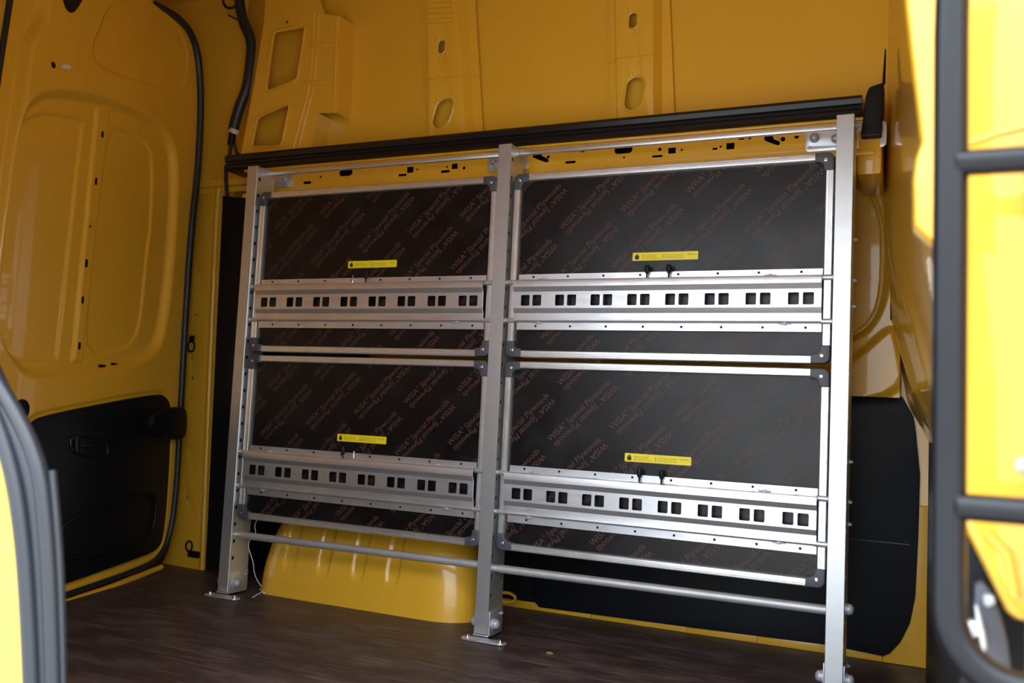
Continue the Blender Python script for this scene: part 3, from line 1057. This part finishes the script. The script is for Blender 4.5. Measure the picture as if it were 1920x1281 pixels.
# shelf local frame: x from left post centre, y world, z from shelf centre
SX0, SX1, SH = .027, .836, .2445           # outer size
BW = .0185                                  # edge profile width
boardm = boxmesh(SX0 + .012, SX1 - .012, .024, .034, -SH + .012, SH - .012)
def edge_profile(L):
    """aluminium edge trim along local x, length L, ridged front"""
    h = BW / 2
    pr_ = [(.040, -h), (.016, -h), (.0130, -h + .002), (.0128, -.0035), (.0145, -.0025), (.0145, .0005), (.0128, .0015), (.0130, h - .002), (.016, h), (.040, h)]
    V = [(x, y, z) for x in (0, L) for y, z in pr_]
    k = len(pr_)
    Fc = [(i, (i + 1) % k, k + (i + 1) % k, k + i) for i in range(k)] + [tuple(range(k)), tuple(range(k, 2 * k))]
    return mesh(V, Fc)
CL = .040
hz = edge_profile(SX1 - SX0 - 2 * CL)
vz = edge_profile(2 * SH - 2 * CL)
def cornermesh():
    """L-shaped plastic corner with rounded outside and a fillet inside; corner at 0,0, arms +x +z"""
    L, Wd = CL + .002, .0225
    pts = []
    for k in range(7):
        a = PI + PI / 2 * k / 6
        pts.append((.016 + .016 * math.cos(a), .016 + .016 * math.sin(a)))
    pts += [(L, 0), (L, Wd)]
    for k in range(6):
        a = 1.5 * PI - PI / 2 * k / 5
        pts.append((Wd + .012 + .012 * math.cos(a), Wd + .012 + .012 * math.sin(a)))
    pts += [(Wd, L), (0, L)]
    me = platemesh(pts, [], .033, .003, 2)
    me.transform(Matrix.Translation((0, 0, -.0085)))       # front at y=.0085
    me.transform(ROT_FWD)
    return me
cm0 = cornermesh()
def mirrored(me, sx_, sz_):
    o = me.copy()
    o.transform(Matrix.Diagonal((sx_, 1, sz_, 1)))
    if sx_ * sz_ < 0:
        o.flip_normals()
    return o
CORN = {(sx_, sz_): mirrored(cm0, sx_, sz_) for sx_ in (1, -1) for sz_ in (1, -1)}
capm = lathemesh([(.0042, 0), (.0042, .0012), (.0030, .0016), (.0028, .0006), (.0004, .0006)], 12)
capm.transform(ROT_FWD)
# slotted support rail: pressed profile, centre web with eight pairs of windows
RX0, RX1 = .047, .816
def strip(prof, x0, x1, t=.0016):
    V = []
    for x in (x0, x1):
        for y, z in prof:
            V.append((x, y, z))
        for y, z in reversed(prof):
            V.append((x, y + t, z))
    k = 2 * len(prof)
    Fc = [(i, (i + 1) % k, k + (i + 1) % k, k + i) for i in range(k)] + [tuple(range(k)), tuple(range(k, 2 * k))]
    return mesh(V, Fc)
Z = lambda z: z - .9735
topf = strip([(.0145, Z(.9475)), (.0145, Z(.932))], RX0 + .006, RX1)
upper = strip([(.0145, Z(.932)), (-.001, Z(.931)), (-.006, Z(.929)), (-.0075, Z(.925)), (-.0075, Z(.912)), (-.0065, Z(.9105)), (.000, Z(.8995))], RX0, RX1)
lower = strip([(.000, Z(.8565)), (.0055, Z(.8455)), (.0065, Z(.844)), (.0065, Z(.832)), (.0055, Z(.825)), (.008, Z(.8215)), (.0145, Z(.8205))], RX0, RX1)
lowf = strip([(.0145, Z(.8205)), (.0145, Z(.8015))], RX0 + .006, RX1)
webh = []
for k in range(8):
    for d in (0, .0328):
        webh.append(rr(.0685 + .0963 * k + d + .0122, Z(.877), .0245, .0285, .003, 3))
webm = platemesh([(RX0, Z(.8565)), (RX1, Z(.8565)), (RX1, Z(.8995)), (RX0, Z(.8995))], webh, .0016)
webm.transform(vwall(0).mx)
for q_ in (topf, upper, lower, lowf):
    shade(q_, 25)
rodm = [tubemesh([(PW / 2, .013, Z(z)), (.859 - PW / 2, .013, Z(z))], .0056, 12) for z in (.9265, .8255)]
sleevem = tubemesh([(.812, .013, 0), (.8385, .013, 0)], .0068, 12)
rivm = lathemesh([(.0032, 0), (.0030, .0010), (.0016, .0013), (.0012, .0006), (.0003, .0006)], 10)
rivm.transform(ROT_FWD)
knobm = lathemesh([(.0022, 0), (.0022, .010), (.0048, .013), (.0066, .020), (.0070, .026), (.0050, .032), (.0006, .033)], 14)
pinm = lathemesh([(.0016, 0), (.0016, .022), (.0010, .023), (.0003, .0235)], 8)
clipm = join([boxmesh(-.014, .014, -.002, .003, -.0012, .0012, .0005), boxmesh(-.004, .004, -.004, .003, -.003, .003, .001)])
def toothed(x0, x1, z0, z1, nx, nz, d):
    """saw-toothed outline of the stickers"""
    pts = []
    for k in range(nx):
        a = x0 + (x1 - x0) * k / nx; b = x0 + (x1 - x0) * (k + 1) / nx
        pts += [(a, z0), (b - (x1 - x0) / nx * .35, z0 - d)]
    for k in range(nz):
        a = z0 + (z1 - z0) * k / nz; b = z0 + (z1 - z0) * (k + 1) / nz
        pts += [(x1, a), (x1 + d, b - (z1 - z0) / nz * .35)]
    for k in range(nx):
        a = x1 - (x1 - x0) * k / nx; b = x1 - (x1 - x0) * (k + 1) / nx
        pts += [(a, z1), (b + (x1 - x0) / nx * .35, z1 + d)]
    for k in range(nz):
        a = z1 - (z1 - z0) * k / nz; b = z1 - (z1 - z0) * (k + 1) / nz
        pts += [(x0, a), (x0 - d, b + (z1 - z0) / nz * .35)]
    return pts
stm = platemesh(toothed(.3605, .5245, .0052, .0240, 38, 5, .0016), [], .0004)
stm.transform(Matrix.Translation((0, 0, -.0236)) )
stm.transform(ROT_FWD)
def ink_mesh():
    parts = []
    def bar(x0, x1, z0, z1):
        parts.append(boxmesh(x0, x1, .02355, .0237, z0, z1))
    # weight pictogram
    bar(.366, .3765, .0078, .0170); bar(.3695, .373, .0170, .0186); bar(.3675, .375, .0186, .0205)
    rnd = random.Random(7)
    for r_ in range(3):
        z = .0176 - r_ * .0040
        bar(.384, .3862, z - .0007, z + .0009)
        x = .388
        end = (.420, .4225, .430)[r_]
        while x < end:
            w_ = rnd.uniform(.003, .008); bar(x, min(x + w_, end), z - .0004, z + .0004); x += w_ + .0012
        bar(.436, .4385, z - .0008, z + .0010)
        x = .441
        while x < .490:
            w_ = rnd.uniform(.003, .009); bar(x, min(x + w_, .490), z - .0004, z + .0004); x += w_ + .0012
    t, w_ = text_mesh('Sortimo', .0062)
    k = .0205 / w_
    t.transform(Matrix.Translation((.4985, .0160, .0236)) @ Matrix.Diagonal((k, 1, 1, 1)))
    t.transform(Matrix(((1, 0, 0, 0), (0, 0, -1, .0472), (0, 1, 0, 0), (0, 0, 0, 1))))
    parts.append(t)
    return join(parts)
inkm = ink_mesh()

def shelf(X, zc, label, phase, knobs):
    s = empty('folding_shelf', (X, 0, zc))
    tag(s, label, 'shelf', 'folding shelves')
    b = link('board', boardm, 'board', s)
    for pm in print_meshes(phase[0] - X, phase[1] - zc, SX0 + .017, SX1 - .017, -SH + .017, SH - .017):
        pr_ = link('printed_lettering', pm, 'print', b)
        pr_.location = (0, .0237, 0)
    for z in (SH - BW / 2, -SH + BW / 2):
        o = link('edge_bar', hz, 'alu_frame', s)
        o.location = (SX0 + CL, 0, z)
    for x in (SX0 + BW / 2, SX1 - BW / 2):
        o = link('edge_bar', vz, 'alu_frame', s)
        o.rotation_euler = (0, -PI / 2, 0)
        o.location = (x, 0, -SH + CL)
    for sx_ in (1, -1):
        for sz_ in (1, -1):
            c = link('corner_piece', CORN[(sx_, sz_)], 'corner', s)
            c.location = (SX0 if sx_ > 0 else SX1, 0, -SH if sz_ > 0 else SH)
            e = link('corner_screw', capm, 'steel', c)
            e.location = (sx_ * .018, .0085, sz_ * .018)
    r = link('support_rail', webm, 'alu', s)
    for nm, me in (('rail_flange', topf), ('rail_upper_band', upper), ('rail_lower_band', lower), ('rail_flange', lowf)):
        link(nm, me, 'alu', r)
    for me in rodm:
        link('pivot_rod', me, 'alu', s)
    for z in (.9265, .8255):
        o = link('rod_sleeve', sleevem, 'zinc', s)
        o.location = (0, 0, Z(z))
        o = link('rod_sleeve', sleevem, 'zinc', s)
        o.location = (-.7915, 0, Z(z))
    for k in range(8):
        for z in (Z(.9405), Z(.811)):
            o = link('rivet', rivm, 'bolt' if k % 2 else 'black', r)
            o.location = (.095 + .0963 * k + (.012 if z < -.1 else 0), .0145, z)
    for kind, x in knobs:
        if kind == 'knob':
            o = link('locking_knob', knobm, 'black', s)
            o.location = (x, .005, Z(.931))
            o2 = link('knob_pin', pinm, 'steel', o)
            o2.location = (0, 0, -.006)
        else:
            o = link('locking_pin', pinm, 'steel', s)
            o.location = (x, .005, Z(.931))
    for x, z in ((.70, .9335), (.735, .8195), (.125, .9335), (.115, .8195)):
        o = link('spring_clip', clipm, 'bolt', s)
        o.location = (x, .010, Z(z))
    st = link('load_sticker', stm, 'sticker', s)
    st['label'] = 'yellow saw-edged load label'
    link('sticker_print', inkm, 'ink', st)
    return s
KR = [('knob', .404), ('knob', .459)]
shelf(XP[0], .9735, 'upper folded plywood shelf in the rear bay, beside the yellow rear pillar', (.728, 1.108), [('pin', .392), ('knob', .437)])
shelf(XP[1], .9735, 'upper folded plywood shelf in the front bay, beside the black ladder', (1.026, 1.063), KR)
shelf(XP[0], .4735, 'lower folded plywood shelf in the rear bay, above the yellow wheel arch', (.728, .485), [('knob', .396), ('pin', .433)])
shelf(XP[1], .4735, 'lower folded plywood shelf in the front bay, before the black wall liner', (1.019, .513), KR)

# ================================================================== LADDER BESIDE THE DOOR OPENING
LA = Plane((0, -1.335, 0), (1, 0, 0), (0, 0, 1))
la0 = LA.w(*LA.px(1785, 1281))
ld = empty('ladder', tuple(la0))
tag(ld, 'black tubular steel ladder out of focus in front of the bright yellow door pillar', 'ladder')
def ldo(name, pts, r, n=16):
    me = tubemesh(pts, r, n)
    me.transform(Matrix.Translation(-Vector(la0)))
    return link(name, me, 'ladder', ld)
pxs = [(1800, -120), (1790, -60), (1786, -10), (1784, 60), (1783, 300), (1781, 600), (1779, 900), (1778, 1060), (1778, 1140)]
st_ = [LA.w(*LA.px(*p)) for p in pxs]
e = LA.px(1778, 1140)
rad = .055
for k in range(1, 9):
    a = PI + PI / 2 * k / 8
    st_.append(LA.w(e[0] + rad + rad * math.cos(a), e[1] + rad * math.sin(a)))
base = LA.w(e[0] + .33, e[1] - rad)
ldo('stile', st_ + [base], .0133)
xr = e[0] + .34
ldo('stile', [LA.w(xr, e[1] - rad), LA.w(xr, LA.px(1786, -120)[1])], .0133)
for v0 in (310, 948):
    p = LA.px(1783, v0)
    ldo('rung', [LA.w(p[0] + .004, p[1], .004), LA.w(xr, p[1], .004)], .0108)

# ================================================================== LATCH MECHANISM LOW AT THE RIGHT
mc = empty('door_runner', tuple(NP.wp(1850, 1200, 0)))
tag(mc, 'blurred dark sliding door runner arm with silver bracket below the yellow pillar', 'door runner')
def mco(name, me, m):
    me.transform(Matrix.Translation(-Vector(NP.wp(1850, 1200, 0))))
    return link(name, me, m, mc)
MP = vwall(-1.24)
def mplate(name, pts, t, m, lift=0.0):
    me = platemesh(chaikin(MP.pl(pts), 1), [], t, .002)
    me.transform(MP.mx @ Matrix.Translation((0, 0, lift)))
    return mco(name, me, m)
mplate('runner_body', [(1822, 1100), (1850, 1090), (1885, 1170), (1900, 1281), (1870, 1330), (1845, 1281)], .02, 'corner')
mplate('bracket', [(1800, 1170), (1812, 1160), (1832, 1160), (1838, 1180), (1830, 1192), (1802, 1192)], .012, 'zinc', .012)
mplate('runner_arm', [(1824, 1128), (1832, 1128), (1850, 1200), (1846, 1222), (1838, 1210)], .008, 'zinc', .016)
mplate('roller', [(1840, 1112), (1862, 1112), (1866, 1130), (1846, 1136)], .02, 'bolt', .014)

# ================================================================== SMALL THINGS
def ring_thing(label, pl, u, v, w, h, m, strap, r=.0032):
    c = pl.wp(u, v, .006)
    t = empty('lashing_ring', tuple(c))
    tag(t, label, 'lashing ring')
    pts = [Vector((w * math.cos(a), 0, h * math.sin(a))) for a in [2 * PI * k / 20 for k in range(21)]]
    link('ring', tubemesh(pts, r, 8, cap=False), m, t)
    x0, x1, z0, z1 = strap
    link('strap', boxmesh(x0, x1, -.003, .006, z0, z1, .002), m, t)
    return t
ring_thing('black lashing ring halfway up the yellow rear pillar', PI_, 361, 650, .015, .019, 'black', (-.009, .009, .014, .038))
ring_thing('black lashing ring at the foot of the yellow rear pillar', PI_, 357, 1024, .014, .017, 'black', (-.002, .050, -.035, -.014))
ring_thing('yellow lashing ring low on the wall behind the middle rack post', vwall(.36), 952, 1120, .028, .014, 'yellow', (-.040, -.018, -.008, .008), .005)

th = link('thread', None or tubemesh([vwall(.07).wp(*p) for p in chaikin([(485, 972), (476, 985), (481, 1000), (470, 1012), (464, 1022), (470, 1040), (475, 1055), (476, 1070), (480, 1085), (490, 1100)], 2, False)], .0011, 6), 'white')
tag(th, 'loose white thread hanging from the lower shelf corner by the rear post', 'thread')
fp = Plane((0, 0, .004), (1, 0, 0), (0, 1, 0))
def fpx(u, v):
    s, t = fp.px(u, v)
    return fp.w(s, t)
zt = join([tubemesh([fpx(474, 1120), fpx(492, 1110)], .0018, 6), tubemesh([fpx(488, 1105), fpx(495, 1112)], .0030, 6)])
o = link('cable_tie', zt, 'white')
tag(o, 'short white plastic tie lying on the floor by the wheel arch', 'cable tie')
q = fpx(1031, 1223)
crumb = lathemesh([(.006, 0), (.007, .002), (.004, .004), (.0008, .0045)], 7)
crumb.transform(Matrix.Translation(Vector(q) - Vector((0, 0, .004))) @ Matrix.Scale(1.5, 4, (1, 0, 0)))
o = link('wood_chip', crumb, mat('tan_chip', (.35, .20, .08), .8))
tag(o, 'tiny tan wood chip on the brown floor in front of the middle post', 'chip')
